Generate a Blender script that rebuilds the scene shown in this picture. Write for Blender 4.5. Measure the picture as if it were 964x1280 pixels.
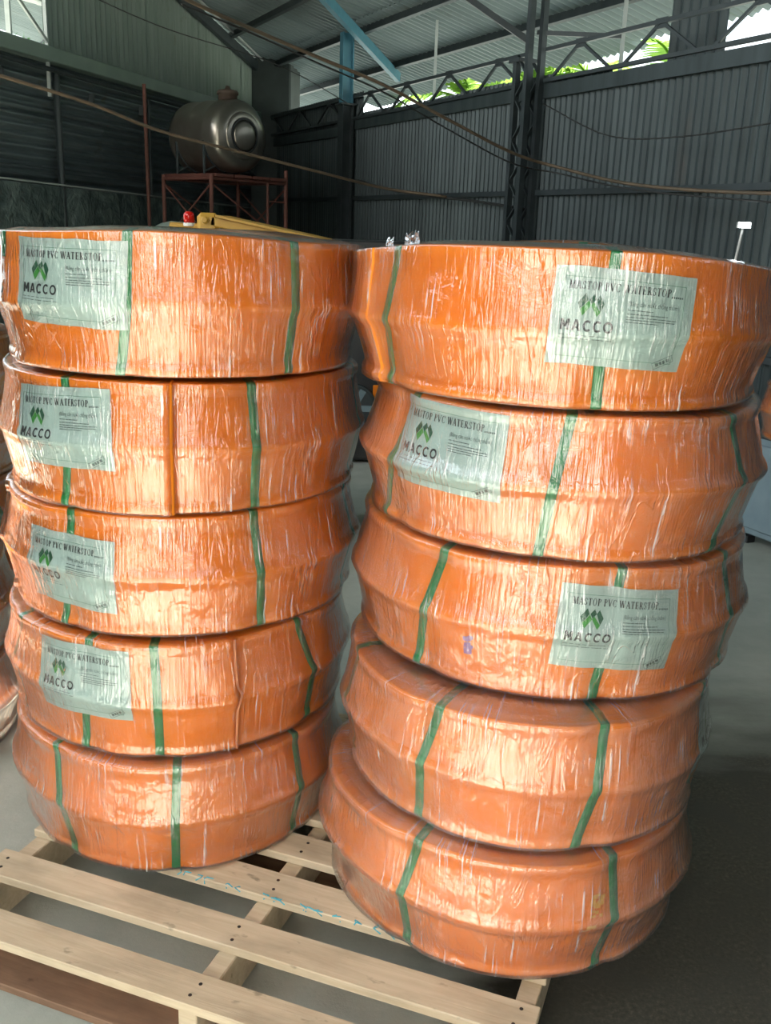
import bpy, bmesh, math, random
from mathutils import Vector, Matrix, noise as mnoise
R_ = math.radians
for o in list(bpy.data.objects): bpy.data.objects.remove(o)
scene = bpy.context.scene
COL = scene.collection

# ------------------------------------------------------------------ camera
cam_d = bpy.data.cameras.new('camera'); cam = bpy.data.objects.new('camera', cam_d); COL.objects.link(cam)
cam_d.sensor_fit = 'VERTICAL'; cam_d.sensor_height = 36.0; cam_d.lens = 36.0*1200/1280
cam_d.clip_end = 300
cam.location = (0, 0, 1.65)
cam.matrix_world = Matrix.Translation((0, 0, 1.65)) @ Matrix.Rotation(R_(90-16.4), 4, 'X') @ Matrix.Rotation(R_(2.0), 4, 'Z')
scene.camera = cam

# ------------------------------------------------------------------ world, sun, exposure
scene.view_settings.view_transform = 'Standard'
try: scene.view_settings.look = 'None'
except Exception: pass
scene.view_settings.gamma = 1.0
scene.view_settings.exposure = 1.2
scene.cycles.max_bounces = 7; scene.cycles.diffuse_bounces = 4; scene.cycles.glossy_bounces = 3; scene.cycles.transparent_max_bounces = 10
scene.view_settings.use_curve_mapping = False
world = bpy.data.worlds.new('hazy_sky'); scene.world = world; world.use_nodes = True
wn = world.node_tree; wn.nodes.clear()
sky = wn.nodes.new('ShaderNodeTexSky'); sky.sky_type = 'NISHITA'; sky.sun_disc = False
sky.sun_elevation = R_(42); sky.sun_rotation = R_(200); sky.dust_density = 4; sky.air_density = 1.2
hz = wn.nodes.new('ShaderNodeMix'); hz.data_type = 'RGBA'; hz.inputs['Factor'].default_value = 0.55
hz.inputs['B'].default_value = (7.0, 7.6, 7.7, 1)
bg = wn.nodes.new('ShaderNodeBackground'); bg.inputs['Strength'].default_value = 0.26
wo = wn.nodes.new('ShaderNodeOutputWorld')
wn.links.new(sky.outputs[0], hz.inputs['A']); wn.links.new(hz.outputs['Result'], bg.inputs[0]); wn.links.new(bg.outputs[0], wo.inputs[0])
sun_d = bpy.data.lights.new('sun', 'SUN'); sun_d.energy = 15.0; sun_d.angle = R_(0.6); sun_d.color = (1, .93, .8)
sun = bpy.data.objects.new('sun', sun_d); COL.objects.link(sun)
# the sun stands behind the photographer, a little to the left
_el, _az = R_(46), R_(14)
_dir = Vector((math.sin(_az)*math.cos(_el), math.cos(_az)*math.cos(_el), -math.sin(_el)))
sun.rotation_euler = _dir.to_track_quat('-Z', 'Y').to_euler()
sun.location = (-4, -12, 13)

# ------------------------------------------------------------------ material helpers
class NT:
    def __init__(s, name):
        s.m = bpy.data.materials.new(name); s.m.use_nodes = True
        s.t = s.m.node_tree; s.n = s.t.nodes; s.l = s.t.links
        s.n.clear(); s.out = s.n.new('ShaderNodeOutputMaterial')
    def add(s, typ, **kw):
        nd = s.n.new(typ)
        for k, v in kw.items():
            if k.startswith('_'): setattr(nd, k[1:], v)
            else: nd.inputs[k.replace('__', ' ')].default_value = v
        return nd
    def link(s, a, b): s.l.new(a, b)
    def coord(s, kind='Object'): return s.add('ShaderNodeTexCoord').outputs[kind]
    def mapping(s, vec, scale=(1,1,1), rot=(0,0,0), loc=(0,0,0)):
        mp = s.add('ShaderNodeMapping'); mp.inputs['Scale'].default_value = scale; mp.inputs['Rotation'].default_value = rot; mp.inputs['Location'].default_value = loc
        s.link(vec, mp.inputs['Vector']); return mp.outputs[0]
    def noise(s, vec, scale, detail=3, rough=.55, dist=0):
        nz = s.add('ShaderNodeTexNoise'); nz.inputs['Scale'].default_value = scale; nz.inputs['Detail'].default_value = detail
        nz.inputs['Roughness'].default_value = rough; nz.inputs['Distortion'].default_value = dist
        if vec is not None: s.link(vec, nz.inputs['Vector'])
        return nz.outputs['Fac']
    def ramp(s, fac, stops):
        r = s.add('ShaderNodeValToRGB'); e = r.color_ramp.elements
        while len(e) > 1: e.remove(e[-1])
        e[0].position = stops[0][0]; e[0].color = (*stops[0][1], 1) if len(stops[0][1]) == 3 else stops[0][1]
        for p, c in stops[1:]:
            q = e.new(p); q.color = (*c, 1)
        s.link(fac, r.inputs[0]); return r.outputs[0]
    def mrange(s, fac, a, b, c=0., d=1.):
        r = s.add('ShaderNodeMapRange'); r.inputs[1].default_value = a; r.inputs[2].default_value = b; r.inputs[3].default_value = c; r.inputs[4].default_value = d
        s.link(fac, r.inputs[0]); return r.outputs[0]
    def math(s, op, a, b=None):
        r = s.add('ShaderNodeMath'); r.operation = op
        for i, v in enumerate((a, b)):
            if v is None: continue
            if isinstance(v, (int, float)): r.inputs[i].default_value = v
            else: s.link(v, r.inputs[i])
        return r.outputs[0]
    def mixc(s, fac, a, b):
        r = s.add('ShaderNodeMix'); r.data_type = 'RGBA'
        for k, v in (('Factor', fac), ('A', a), ('B', b)):
            sock = [i for i in r.inputs if i.name == k and (i.type == 'RGBA' or (k == 'Factor' and i.type == 'VALUE'))][0]
            if isinstance(v, (int, float)): sock.default_value = v
            elif isinstance(v, tuple): sock.default_value = (*v, 1)
            else: s.link(v, sock)
        return [o for o in r.outputs if o.type == 'RGBA'][0]
    def bump(s, h, strength=.3, dist=.01):
        b = s.add('ShaderNodeBump'); b.inputs['Strength'].default_value = strength; b.inputs['Distance'].default_value = dist
        s.link(h, b.inputs['Height']); return b.outputs[0]
    def principled(s, color, rough=.5, metal=0., spec=.5, normal=None):
        p = s.add('ShaderNodeBsdfPrincipled')
        for k, v in (('Base Color', color), ('Roughness', rough), ('Metallic', metal), ('Specular IOR Level', spec)):
            if isinstance(v, (int, float)): p.inputs[k].default_value = v
            elif isinstance(v, tuple): p.inputs[k].default_value = (*v, 1)
            else: s.link(v, p.inputs[k])
        if normal is not None: s.link(normal, p.inputs['Normal'])
        s.link(p.outputs[0], s.out.inputs[0]); return p

def simple(name, c1, c2=None, rough=.5, metal=0., scale=8., spec=.5, bump=0., stretch=(1,1,1)):
    t = NT(name); v = t.mapping(t.coord(), stretch)
    f = t.noise(v, scale, 4)
    col = t.ramp(f, [(.3, c1), (.7, c2 or tuple(x*.75 for x in c1))])
    t.principled(col, rough, metal, spec, t.bump(f, bump, .01) if bump else None)
    return t.m

M = {}
def mat_orange():
    t = NT('orange_pvc'); g = t.coord()
    f = t.noise(g, 5, 3); f2 = t.noise(g, 40, 2)
    col = t.ramp(f, [(.3, (.69, .185, .007)), (.7, (.77, .225, .012))])
    t.principled(col, t.mrange(f2, .3, .7, .5, .65), 0, .22, t.bump(f, .15, .02))
    return t.m
M['orange'] = mat_orange()
M['orange_pale'] = simple('orange_pvc_cut_edge', (.86, .42, .2), (.82, .34, .13), .45)

def mat_film(name, haze, seed, rot=0., streak=.22):
    """clear stretch film: thin gloss with pulled streaks whitened as painted highlights and a little milky haze"""
    t = NT(name); uv = t.coord('UV')
    va = t.mapping(uv, (150, 4.5, 1), (0, 0, R_(rot)), (seed*3.1, seed*1.7, 0))
    vb = t.mapping(uv, (120, 4, 1), (0, 0, R_(rot-38)), (seed*1.3, seed*5.1, 0))
    vc = t.mapping(uv, (3, 60, 1), (0, 0, R_(rot*.3+7)), (seed*2.3, seed*.7, 0))
    na = t.noise(va, 1, 3, .6); nb = t.noise(vb, 1, 3, .6); nc = t.noise(vc, 1, 2, .5)
    vd = t.mapping(uv, (130, 3.2, 1), (0, 0, R_(rot+52)), (seed*.3, seed*8.1, 0)); nd = t.noise(vd, 1, 2, .5)
    mk = t.noise(t.mapping(uv, (1, 1, 1), (0, 0, 0), (seed, seed*2, 0)), 7, 2)
    mk2 = t.noise(t.mapping(uv, (1, 1, 1), (0, 0, 0), (seed*4, seed, 0)), 9, 2)
    big = t.noise(t.mapping(uv, (1, 1, 1), (0, 0, .5), (seed*2, 0, 0)), 16, 3, .6, .8)
    sel = t.mrange(mk, .47, .56)
    h = t.add('ShaderNodeMix'); t.link(sel, h.inputs[0]); t.link(na, h.inputs[2]); t.link(nb, h.inputs[3])
    h = t.math('ADD', h.outputs[0], t.math('MULTIPLY', nc, t.mrange(mk2, .5, .65, 0, .5)))
    h = t.math('ADD', h, t.math('MULTIPLY', nd, t.mrange(mk, .5, .36, 0, .55)))
    cr = t.noise(t.mapping(uv, (22, 5, 1), (0, 0, R_(rot+12)), (seed*6.1, seed*2.1, 0)), 1, 3, .55, .9)
    h = t.math('ADD', h, t.math('MULTIPLY', t.mrange(t.math('ABSOLUTE', t.math('SUBTRACT', cr, .5)), 0, .03), t.mrange(mk, .42, .6, -.04, -.38)))
    h2 = t.math('ADD', h, t.math('MULTIPLY', big, 1.5))
    bn = t.add('ShaderNodeBump', Distance=.0036); t.link(h2, bn.inputs['Height']); t.link(t.mrange(mk2, .40, .62, .55, 1), bn.inputs['Strength']); nrm = bn.outputs[0]
    fr = t.add('ShaderNodeFresnel', IOR=1.5); t.link(nrm, fr.inputs['Normal'])
    gl = t.add('ShaderNodeBsdfGlossy', Roughness=.07); gl.inputs['Color'].default_value = (1, 1, 1, 1); t.link(nrm, gl.inputs['Normal'])
    tr = t.add('ShaderNodeBsdfTransparent')
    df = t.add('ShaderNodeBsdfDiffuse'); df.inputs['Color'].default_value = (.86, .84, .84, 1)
    st = t.math('MAXIMUM', t.mrange(na, .585, .67), t.math('MAXIMUM', t.math('MULTIPLY', t.mrange(nb, .60, .68), t.mrange(mk, .45, .55)), t.math('MULTIPLY', t.mrange(nd, .61, .69), t.mrange(mk, .52, .42))))  # stretch marks; their white also paints highlight lines into the film colour
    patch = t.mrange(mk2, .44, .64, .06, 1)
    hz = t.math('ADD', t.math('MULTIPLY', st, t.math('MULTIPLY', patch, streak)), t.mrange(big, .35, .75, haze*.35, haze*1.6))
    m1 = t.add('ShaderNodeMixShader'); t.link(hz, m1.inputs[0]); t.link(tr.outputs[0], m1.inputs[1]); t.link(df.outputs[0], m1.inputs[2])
    fac = t.math('MINIMUM', t.math('ADD', t.math('MULTIPLY', fr.outputs[0], 2.7), .0), .8)
    m2 = t.add('ShaderNodeMixShader'); t.link(fac, m2.inputs[0]); t.link(m1.outputs[0], m2.inputs[1]); t.link(gl.outputs[0], m2.inputs[2])
    t.link(m2.outputs[0], t.out.inputs[0]); return t.m

def mat_strap():
    t = NT('green_strap'); uv = t.coord('UV')
    ch = t.add('ShaderNodeTexChecker', Scale=420.); t.link(uv, ch.inputs['Vector'])
    col = t.mixc(ch.outputs['Fac'], (.001, .18, .045), (.003, .25, .07))
    t.principled(col, .38, 0, .5, t.bump(ch.outputs['Fac'], .3, .001)); return t.m
M['strap'] = mat_strap()
M['paper'] = simple('label_paper', (.40, .52, .485), (.36, .48, .45), .42, scale=5)
M['ink'] = simple('black_ink', (.006, .008, .008), (.01, .012, .012), .5)
M['ink_faint'] = simple('faint_grey_ink', (.07, .10, .095), (.10, .14, .13), .5)
M['ink_green'] = simple('border_green_ink', (.13, .27, .19), (.16, .30, .22), .5)
M['logo_dark'] = simple('dark_green_ink', (.004, .075, .032), (.006, .09, .04), .45)
M['logo_light'] = simple('light_green_ink', (.045, .26, .035), (.05, .3, .05), .45)

def mat_wood(name, a, b, dark):
    t = NT(name); oi = t.add('ShaderNodeObjectInfo')
    off = t.add('ShaderNodeCombineXYZ'); t.link(t.math('MULTIPLY', oi.outputs['Random'], 40.), off.inputs[0]); t.link(t.math('MULTIPLY', oi.outputs['Random'], 17.), off.inputs[1])
    ad = t.add('ShaderNodeVectorMath'); ad.operation = 'ADD'; t.link(t.coord(), ad.inputs[0]); t.link(off.outputs[0], ad.inputs[1])
    v = ad.outputs[0]
    grain = t.noise(t.mapping(v, (1.6, 26, 26)), 2.2, 5, .6, .7)
    dirt = t.noise(t.mapping(v, (2, 5, 5)), 2.5, 4)
    spots = t.noise(t.mapping(v, (3, 6, 6)), 5, 3)
    c = t.ramp(grain, [(.3, a), (.62, b)])
    c = t.mixc(t.mrange(dirt, .45, .7, 0, .7), c, dark)
    c = t.mixc(t.mrange(spots, .66, .74, 0, .6), c, tuple(x*.45 for x in dark))
    t.principled(c, .72, 0, .3, t.bump(grain, .25, .004)); return t.m
M['wood'] = mat_wood('pallet_pine', (.52, .42, .28), (.62, .52, .37), (.36, .29, .20))
M['wood_dark'] = mat_wood('pallet_old_board', (.20, .12, .075), (.26, .16, .10), (.12, .075, .05))
M['nail'] = simple('nail_steel', (.03, .025, .022), (.05, .04, .035), .6, .5)
M['blue_paint'] = simple('blue_marker_paint', (.05, .33, .42), (.08, .42, .5), .6)

def mat_floor():
    t = NT('patchy_concrete'); g = t.coord()
    n1 = t.noise(g, .8, 5, .6); n2 = t.noise(g, 5, 5, .65); n3 = t.noise(g, 90, 3, .7); n4 = t.noise(t.mapping(g, (1, 3, 1)), 2.2, 4)
    c = t.ramp(n2, [(.3, (.36, .395, .35)), (.7, (.48, .51, .455))])
    c = t.mixc(t.mrange(n1, .45, .7, 0, .45), c, (.28, .30, .265))
    # dark, gritty area to the right of the pallet, with a noise-warped edge
    sx = t.add('ShaderNodeSeparateXYZ'); t.link(g, sx.inputs[0])
    X = t.math('ADD', sx.outputs[0], t.math('MULTIPLY', t.math('SUBTRACT', n4, .5), .5))
    Y = t.math('ADD', sx.outputs[1], t.math('MULTIPLY', t.math('SUBTRACT', n4, .5), .6))
    a = t.mrange(t.math('ADD', X, t.math('MULTIPLY', Y, .1)), .28, .50)
    b = t.mrange(Y, 3.5, 2.75); d = t.mrange(Y, 1.05, 1.4)
    mk = t.math('MULTIPLY', t.math('MULTIPLY', a, b), d)
    dk = t.ramp(n3, [(.3, (.020, .019, .014)), (.55, (.05, .047, .034)), (.75, (.10, .09, .065))])
    dk = t.mixc(t.mrange(n2, .4, .65), dk, (.035, .034, .027))
    c = t.mixc(t.math('MULTIPLY', mk, .95), c, dk)
    rg = t.mrange(mk, 0, 1, .36, .8)
    t.principled(c, rg, 0, .4, t.bump(t.math('ADD', n3, t.math('MULTIPLY', n2, .5)), .12, .01)); return t.m
M['floor'] = mat_floor()

def mat_metal_sheet(name, a, b, rust, metal=.35, rough=.45):
    t = NT(name); oi = t.add('ShaderNodeObjectInfo')
    off = t.add('ShaderNodeCombineXYZ'); t.link(t.math('MULTIPLY', oi.outputs['Random'], 30.), off.inputs[0])
    ad = t.add('ShaderNodeVectorMath'); ad.operation = 'ADD'; t.link(t.coord(), ad.inputs[0]); t.link(off.outputs[0], ad.inputs[1])
    n = t.noise(t.mapping(ad.outputs[0], (5, 5, .7)), 1.6, 5, .6); n2 = t.noise(ad.outputs[0], 3, 4)
    c = t.ramp(n, [(.3, a), (.7, b)])
    c = t.mixc(t.mrange(n2, .62, .78, 0, .7), c, rust)
    c = t.mixc(t.mrange(oi.outputs['Random'], 0, 1, 0, .3), c, tuple(x*.55 for x in a))
    t.principled(c, rough, metal, .4); return t.m
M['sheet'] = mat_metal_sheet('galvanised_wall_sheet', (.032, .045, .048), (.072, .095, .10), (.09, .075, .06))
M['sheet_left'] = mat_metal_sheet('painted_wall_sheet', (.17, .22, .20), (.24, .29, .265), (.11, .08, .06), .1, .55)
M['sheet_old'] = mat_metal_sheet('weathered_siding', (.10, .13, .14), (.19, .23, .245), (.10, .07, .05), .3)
M['roof'] = mat_metal_sheet('roof_sheet', (.17, .22, .225), (.24, .29, .295), (.12, .13, .11), .15, .5)
M['steel_dark'] = simple('dark_steel', (.03, .042, .047), (.05, .062, .067), .5, .3)
M['steel_blue'] = simple('blue_painted_steel', (.05, .17, .24), (.07, .21, .28), .45)
M['concrete'] = simple('grey_concrete', (.06, .075, .075), (.04, .05, .05), .85, scale=3, bump=.2)
M['beam'] = simple('pale_green_beam', (.22, .29, .255), (.17, .225, .20), .6, scale=2)
M['stainless'] = simple('stainless_tank', (.34, .31, .27), (.24, .22, .19), .28, .85, scale=3)
M['tank_rust'] = simple('rusty_lid', (.10, .07, .05), (.07, .05, .04), .7, .2)
M['scaf'] = simple('rusty_red_scaffold', (.17, .06, .045), (.11, .045, .035), .65)
M['yellow'] = simple('yellow_machine_paint', (.50, .29, .035), (.38, .22, .03), .5, scale=4)
M['red_lens'] = simple('red_beacon_lens', (.55, .012, .008), (.45, .01, .008), .15)
M['white'] = simple('white_plastic', (.75, .75, .73), (.68, .68, .66), .4)
M['black'] = simple('black_machine_paint', (.016, .018, .02), (.026, .028, .03), .5)
M['bluegrey'] = simple('blue_grey_cabinet', (.21, .29, .33), (.17, .24, .28), .5)
M['palewhite'] = simple('pale_panel', (.42, .46, .45), (.36, .4, .39), .5)
M['cable'] = simple('brown_cable', (.16, .11, .07), (.10, .075, .05), .6)
M['cable_dark'] = simple('dark_cable', (.02, .022, .022), (.03, .03, .03), .6)
def mat_leaf(name, a, b):
    t = NT(name); f = t.noise(t.coord(), 3, 2); c = t.ramp(f, [(.3, a), (.7, b)])
    d = t.add('ShaderNodeBsdfDiffuse'); t.link(c, d.inputs[0]); tr = t.add('ShaderNodeBsdfTranslucent'); t.link(c, tr.inputs[0])
    m = t.add('ShaderNodeMixShader'); m.inputs[0].default_value = .45; t.link(d.outputs[0], m.inputs[1]); t.link(tr.outputs[0], m.inputs[2]); t.link(m.outputs[0], t.out.inputs[0]); return t.m
M['leaf'] = mat_leaf('palm_leaf', (.09, .22, .04), (.20, .32, .06))
M['leaf2'] = mat_leaf('broad_leaf', (.06, .20, .07), (.12, .30, .10))
M['trunk'] = simple('palm_trunk', (.16, .12, .09), (.10, .08, .06), .9)
def mat_plastic_sheet():
    t = NT('mottled_plastic_sheet'); g = t.coord()
    f = t.noise(g, 2.5, 4, .6, 1.2); f2 = t.noise(g, 9, 3, .5, .6)
    c = t.ramp(f, [(.35, (.07, .10, .10)), (.62, (.16, .21, .205)), (.75, (.3, .36, .35))])  # dark teal with paler patches by noise
    t.principled(c, .22, 0, .5, t.bump(t.math('ADD', f, f2), .5, .06)); return t.m
M['plastic'] = mat_plastic_sheet()
M['tarp'] = simple('pale_tarp', (.42, .52, .48), (.34, .43, .40), .5, bump=.4)
def mat_emit(name, c, s):
    t = NT(name); e = t.add('ShaderNodeEmission', Strength=s); e.inputs[0].default_value = (*c, 1); t.link(e.outputs[0], t.out.inputs[0]); return t.m
M['led'] = mat_emit('led_lamp_face', (.85, .95, 1), 14)
M['awning'] = mat_leaf('white_awning_sheet', (.75, .76, .75), (.68, .7, .7))

# ------------------------------------------------------------------ mesh helpers
def link(o, parent=None):
    COL.objects.link(o)
    if parent is not None: o.parent = parent
    return o
def mesh_obj(name, verts, faces, mat, parent=None, smooth=False, uvs=None):
    me = bpy.data.meshes.new(name); me.from_pydata(verts, [], faces)
    if uvs is not None:
        ul = me.uv_layers.new(name='UVMap')
        for lp in me.loops: ul.data[lp.index].uv = uvs[lp.vertex_index]
    if smooth: me.polygons.foreach_set('use_smooth', [True]*len(me.polygons))
    me.materials.append(mat); me.update()
    return link(bpy.data.objects.new(name, me), parent)
def share(o, parent=None, **kw):
    c = o.copy(); link(c, parent)
    for k, v in kw.items(): setattr(c, k, v)
    return c
def tag(o, label=None, cat=None, group=None, kind=None):
    for k, v in (('label', label), ('category', cat), ('group', group), ('kind', kind)):
        if v: o[k] = v
    return o
def empty(name, loc=(0,0,0), rz=0.):
    o = bpy.data.objects.new(name, None); o.empty_display_size = .1; o.location = loc; o.rotation_euler = (0, 0, rz); return link(o)
class MB:
    def __init__(s): s.v = []; s.f = []
    def add(s, v, f):
        b = len(s.v); s.v += [tuple(p) for p in v]; s.f += [tuple(i+b for i in q) for q in f]; return s
    def box(s, c, d, ax=None, bev=0.):
        """box centred at c with full sizes d; ax: 3 orthonormal axes; chamfered edges when bev > 0"""
        ax = ax or (Vector((1,0,0)), Vector((0,1,0)), Vector((0,0,1))); c = Vector(c)
        bm = bmesh.new(); bmesh.ops.create_cube(bm, size=1)
        for v in bm.verts: v.co = Vector((v.co.x*d[0], v.co.y*d[1], v.co.z*d[2]))
        if bev: bmesh.ops.bevel(bm, geom=bm.edges[:], offset=bev, segments=1, affect='EDGES')
        bm.verts.ensure_lookup_table()
        s.add([c + ax[0]*v.co.x + ax[1]*v.co.y + ax[2]*v.co.z for v in bm.verts], [[v.index for v in f.verts] for f in bm.faces]); bm.free(); return s
    def bar(s, a, b, w, h, up=(0,0,1), bev=0.):
        a = Vector(a); b = Vector(b); x = (b-a).normalized(); up = Vector(up)
        y = up.cross(x)
        if y.length < 1e-4: y = Vector((0,1,0)).cross(x)
        y.normalize(); z = x.cross(y)
        return s.box((a+b)/2, ((b-a).length, w, h), (x, y, z), bev)
    def tube(s, pts, r, n=8, cap=True):
        pts = [Vector(p) for p in pts]; rs = r if isinstance(r, (list, tuple)) else [r]*len(pts)
        vs = []; fs = []; prev = None
        for i, p in enumerate(pts):
            t = (pts[min(i+1, len(pts)-1)] - pts[max(i-1, 0)]).normalized()
            u = prev if prev is not None else (Vector((0,0,1)) if abs(t.z) < .9 else Vector((1,0,0)))
            u = (u - t*u.dot(t)).normalized(); w = t.cross(u); prev = u
            for k in range(n):
                a = 2*math.pi*k/n; vs.append(p + (u*math.cos(a) + w*math.sin(a))*rs[i])
        for i in range(len(pts)-1):
            for k in range(n):
                fs.append((i*n+k, i*n+(k+1)%n, (i+1)*n+(k+1)%n, (i+1)*n+k))
        if cap: fs.append(tuple(range(n))[::-1]); fs.append(tuple((len(pts)-1)*n+k for k in range(n)))
        return s.add(vs, fs)
    def lathe(s, prof, n=32, origin=(0,0,0), ax=None):
        """prof: list of (radius, height) revolved around ax[2]"""
        ax = ax or (Vector((1,0,0)), Vector((0,1,0)), Vector((0,0,1))); o = Vector(origin); vs = []; fs = []
        for r, h in prof:
            for k in range(n):
                a = 2*math.pi*k/n; vs.append(o + ax[0]*(r*math.cos(a)) + ax[1]*(r*math.sin(a)) + ax[2]*h)
        for i in range(len(prof)-1):
            for k in range(n): fs.append((i*n+k, i*n+(k+1)%n, (i+1)*n+(k+1)%n, (i+1)*n+k))
        fs.append(tuple(range(n))[::-1]); fs.append(tuple((len(prof)-1)*n+k for k in range(n)))
        return s.add(vs, fs)
    def build(s, name, mat, parent=None, smooth=False): return mesh_obj(name, s.v, s.f, mat, parent, smooth)
def smooth_path(pts, n=6):
    P = [Vector(p) for p in pts]; P = [P[0]*2-P[1]] + P + [P[-1]*2-P[-2]]; out = []
    for i in range(1, len(P)-2):
        for k in range(n):
            t = k/n; a, b, c, d = P[i-1:i+3]
            out.append(.5*((2*b) + (c-a)*t + (2*a-5*b+4*c-d)*t*t + (3*b-a-3*c+d)*t**3))
    return out + [P[-2]]

# ------------------------------------------------------------------ building frame
NB = Vector((.891, .454, 0)); UB = Vector((.454, -.891, 0)); DB = 5.158      # back wall: normal (outwards), run, distance
def BW(u, t, z): return NB*(DB+t) + UB*u + Vector((0, 0, z))
def roof_z(t): return 3.88 - .25*t
NL = Vector((.970, -.242, 0)); UL = Vector((.242, .970, 0)); DL = -5.6956    # left wall: normal (inwards), run
def LW(u, d, z): return NL*(DL+d) + UL*u + Vector((0, 0, z))

# floor
fl = mesh_obj('floor', [(-40,-40,0), (40,-40,0), (40,40,0), (-40,40,0)], [(0,1,2,3)], M['floor']); tag(fl, 'patchy grey concrete workshop floor', 'floor', kind='structure')

def corrugated(width, length, pitch=.076, amp=.009, seg=6):
    """sheet in local x (width) / z (length), waves along x, depth y; with thickness"""
    n = int(round(width/pitch*seg)); v = []; f = []
    for i in range(n+1):
        x = width*i/n; a = (i % seg)/seg*2*math.pi
        y = amp*max(-1, min(1, 1.35*math.sin(a)))
        for z in (0, length):
            v.append((x, y, z)); v.append((x, y-.0012, z))
    for i in range(n):
        a = i*4; b = a+4
        f += [(a, b, b+2, a+2), (a+1, a+3, b+3, b+1), (a, a+1, b+1, b), (a+2, b+2, b+3, a+3)]
    return v, f
def frame(x, y, z, o):
    m = Matrix.Identity(4)
    for i, a in enumerate((x, y, z)):
        for j in range(3): m[j][i] = a[j]
    for j in range(3): m[j][3] = o[j]
    return m
rng = random.Random(5); ZA_ = Vector((0, 0, 1))

# back wall: corrugated sheets standing side by side
wall_back = empty('wall_back', BW(-7, 0, 0)); tag(wall_back, 'tall dark corrugated metal rear wall', 'wall', kind='structure')
bpy.context.view_layer.update()
inv = wall_back.matrix_world.inverted()
sv, sf = corrugated(.80, 1.0)
base_sheet = None
u = -14.9; k = 0
while u < 5.2:
    h = (3.19 if u < -11.6 else 2.955 if u < -7.6 else 2.91 - .035*(u+7.5)*.6) + rng.uniform(-.012, .012)
    mw = frame(UB, -NB, Vector((0,0,1)), BW(u, .003 if k % 2 else 0.0, 0))
    if base_sheet is None:
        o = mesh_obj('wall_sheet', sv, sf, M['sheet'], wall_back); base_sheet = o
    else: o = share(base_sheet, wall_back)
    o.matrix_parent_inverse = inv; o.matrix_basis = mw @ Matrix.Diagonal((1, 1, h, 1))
    u += .76; k += 1
def part_in(o, parent):
    o.parent = parent; o.matrix_parent_inverse = parent.matrix_world.inverted(); return o
for z in (.9, 2.0):
    for a, b in ((-14.6, -11.4), (-11.2, -7.55), (-7.35, -3.6), (-3.5, 5.2)):
        part_in(MB().bar(BW(a, -.035, z), BW(b, -.035, z), .04, .045).build('girt', M['steel_dark']), wall_back)
for a, b, z in ((-11.2, -7.55, 2.84), (-7.35, -3.5, 2.82), (-14.6, -11.4, 2.80)):
    part_in(MB().bar(BW(a, -.03, z), BW(b, -.03, z-.01), .03, .11).build('top_rail', M['sheet']), wall_back)

# left wall: lower horizontal siding, beam, upper vertical sheets
wall_left = empty('wall_left', LW(11, 0, 0)); tag(wall_left, 'left wall of weathered siding under green vertical sheets', 'wall', kind='structure')
bpy.context.view_layer.update(); inv = wall_left.matrix_world.inverted()
hv, hf = corrugated(.56, 1.9, .092, .016)
first = None
for row in range(6):
    for c in range(5):
        u0 = 6.1 + c*1.85; z0 = -.02 + row*.525
        if u0 > 14.2: continue
        mw = frame(Vector((0,0,1)), NL, UL, LW(u0, -.02 + .012*(row % 2) + .004*(c % 2), z0))
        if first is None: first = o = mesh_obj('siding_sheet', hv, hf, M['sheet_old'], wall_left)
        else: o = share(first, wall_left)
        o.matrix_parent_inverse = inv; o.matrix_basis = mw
def roof_at(p): return roof_z(p.dot(NB)-DB)
first = None; u = 8.80
gv, gf = corrugated(.70, 1.0, .10, .012)
gable = []
while u < 14.1:
    a = LW(u, .02, 0); b = LW(u+.68, .02, 0)
    zt = (roof_at(a)-.01, roof_at(b)-.01)
    vv = [(x, y, (3.14 + (zt[0]+(zt[1]-zt[0])*x/.68-3.14)*z)) for x, y, z in gv]
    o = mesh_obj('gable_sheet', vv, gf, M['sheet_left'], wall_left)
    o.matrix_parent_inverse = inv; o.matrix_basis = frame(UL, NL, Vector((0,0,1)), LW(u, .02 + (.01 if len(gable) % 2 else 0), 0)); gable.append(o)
    u += .68
part_in(MB().bar(LW(5.5, .10, 3.10), LW(14.2, .10, 3.14), .14, .13, bev=.008).build('eave_beam', M['beam']), wall_left)
part_in(MB().tube([LW(5.5, .16, 2.97), LW(14, .16, 2.99)], .022).build('wall_pipe', M['steel_dark']), wall_left)
for uu in (8.9, 10.75, 12.3):
    part_in(MB().tube([LW(uu, .06, 0), LW(uu, .06, 3.0)], .035 if uu < 9 else .02).build('wall_post', M['steel_dark']), wall_left)
for uu, zz in ((8.05, 2.86), (9.55, 2.83), (10.6, 2.84), (11.6, 2.86)):
    part_in(MB().box(LW(uu, .05, zz), (.05, .05, .1)).build('bracket', M['steel_dark']), wall_left)
part_in(MB().bar(LW(8.72, .10, 2.75), LW(8.72, .10, 4.9), .03, .03).build('jamb_post', M['palewhite']), wall_left)
part_in(MB().bar(LW(8.70, .12, 3.22), LW(8.1, .12, 3.62), .02, .03).build('jamb_brace', M['palewhite']), wall_left)
a = LW(14.2, .09, 0); b = LW(8.0, .09, 0)
part_in(MB().bar((a.x, a.y, roof_at(a)-.12), (b.x, b.y, roof_at(b)-.12), .06, .12).build('gable_rafter', M['steel_dark']), wall_left)

part_in(MB().bar((a.x+.1, a.y-.02, roof_at(a)-.05), (b.x+.1, b.y-.02, roof_at(b)-.05), .02, .025).build('rafter_light_gap', M['palewhite']), wall_left)  # pale bar imitating the bright gap of light along the rafter

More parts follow.
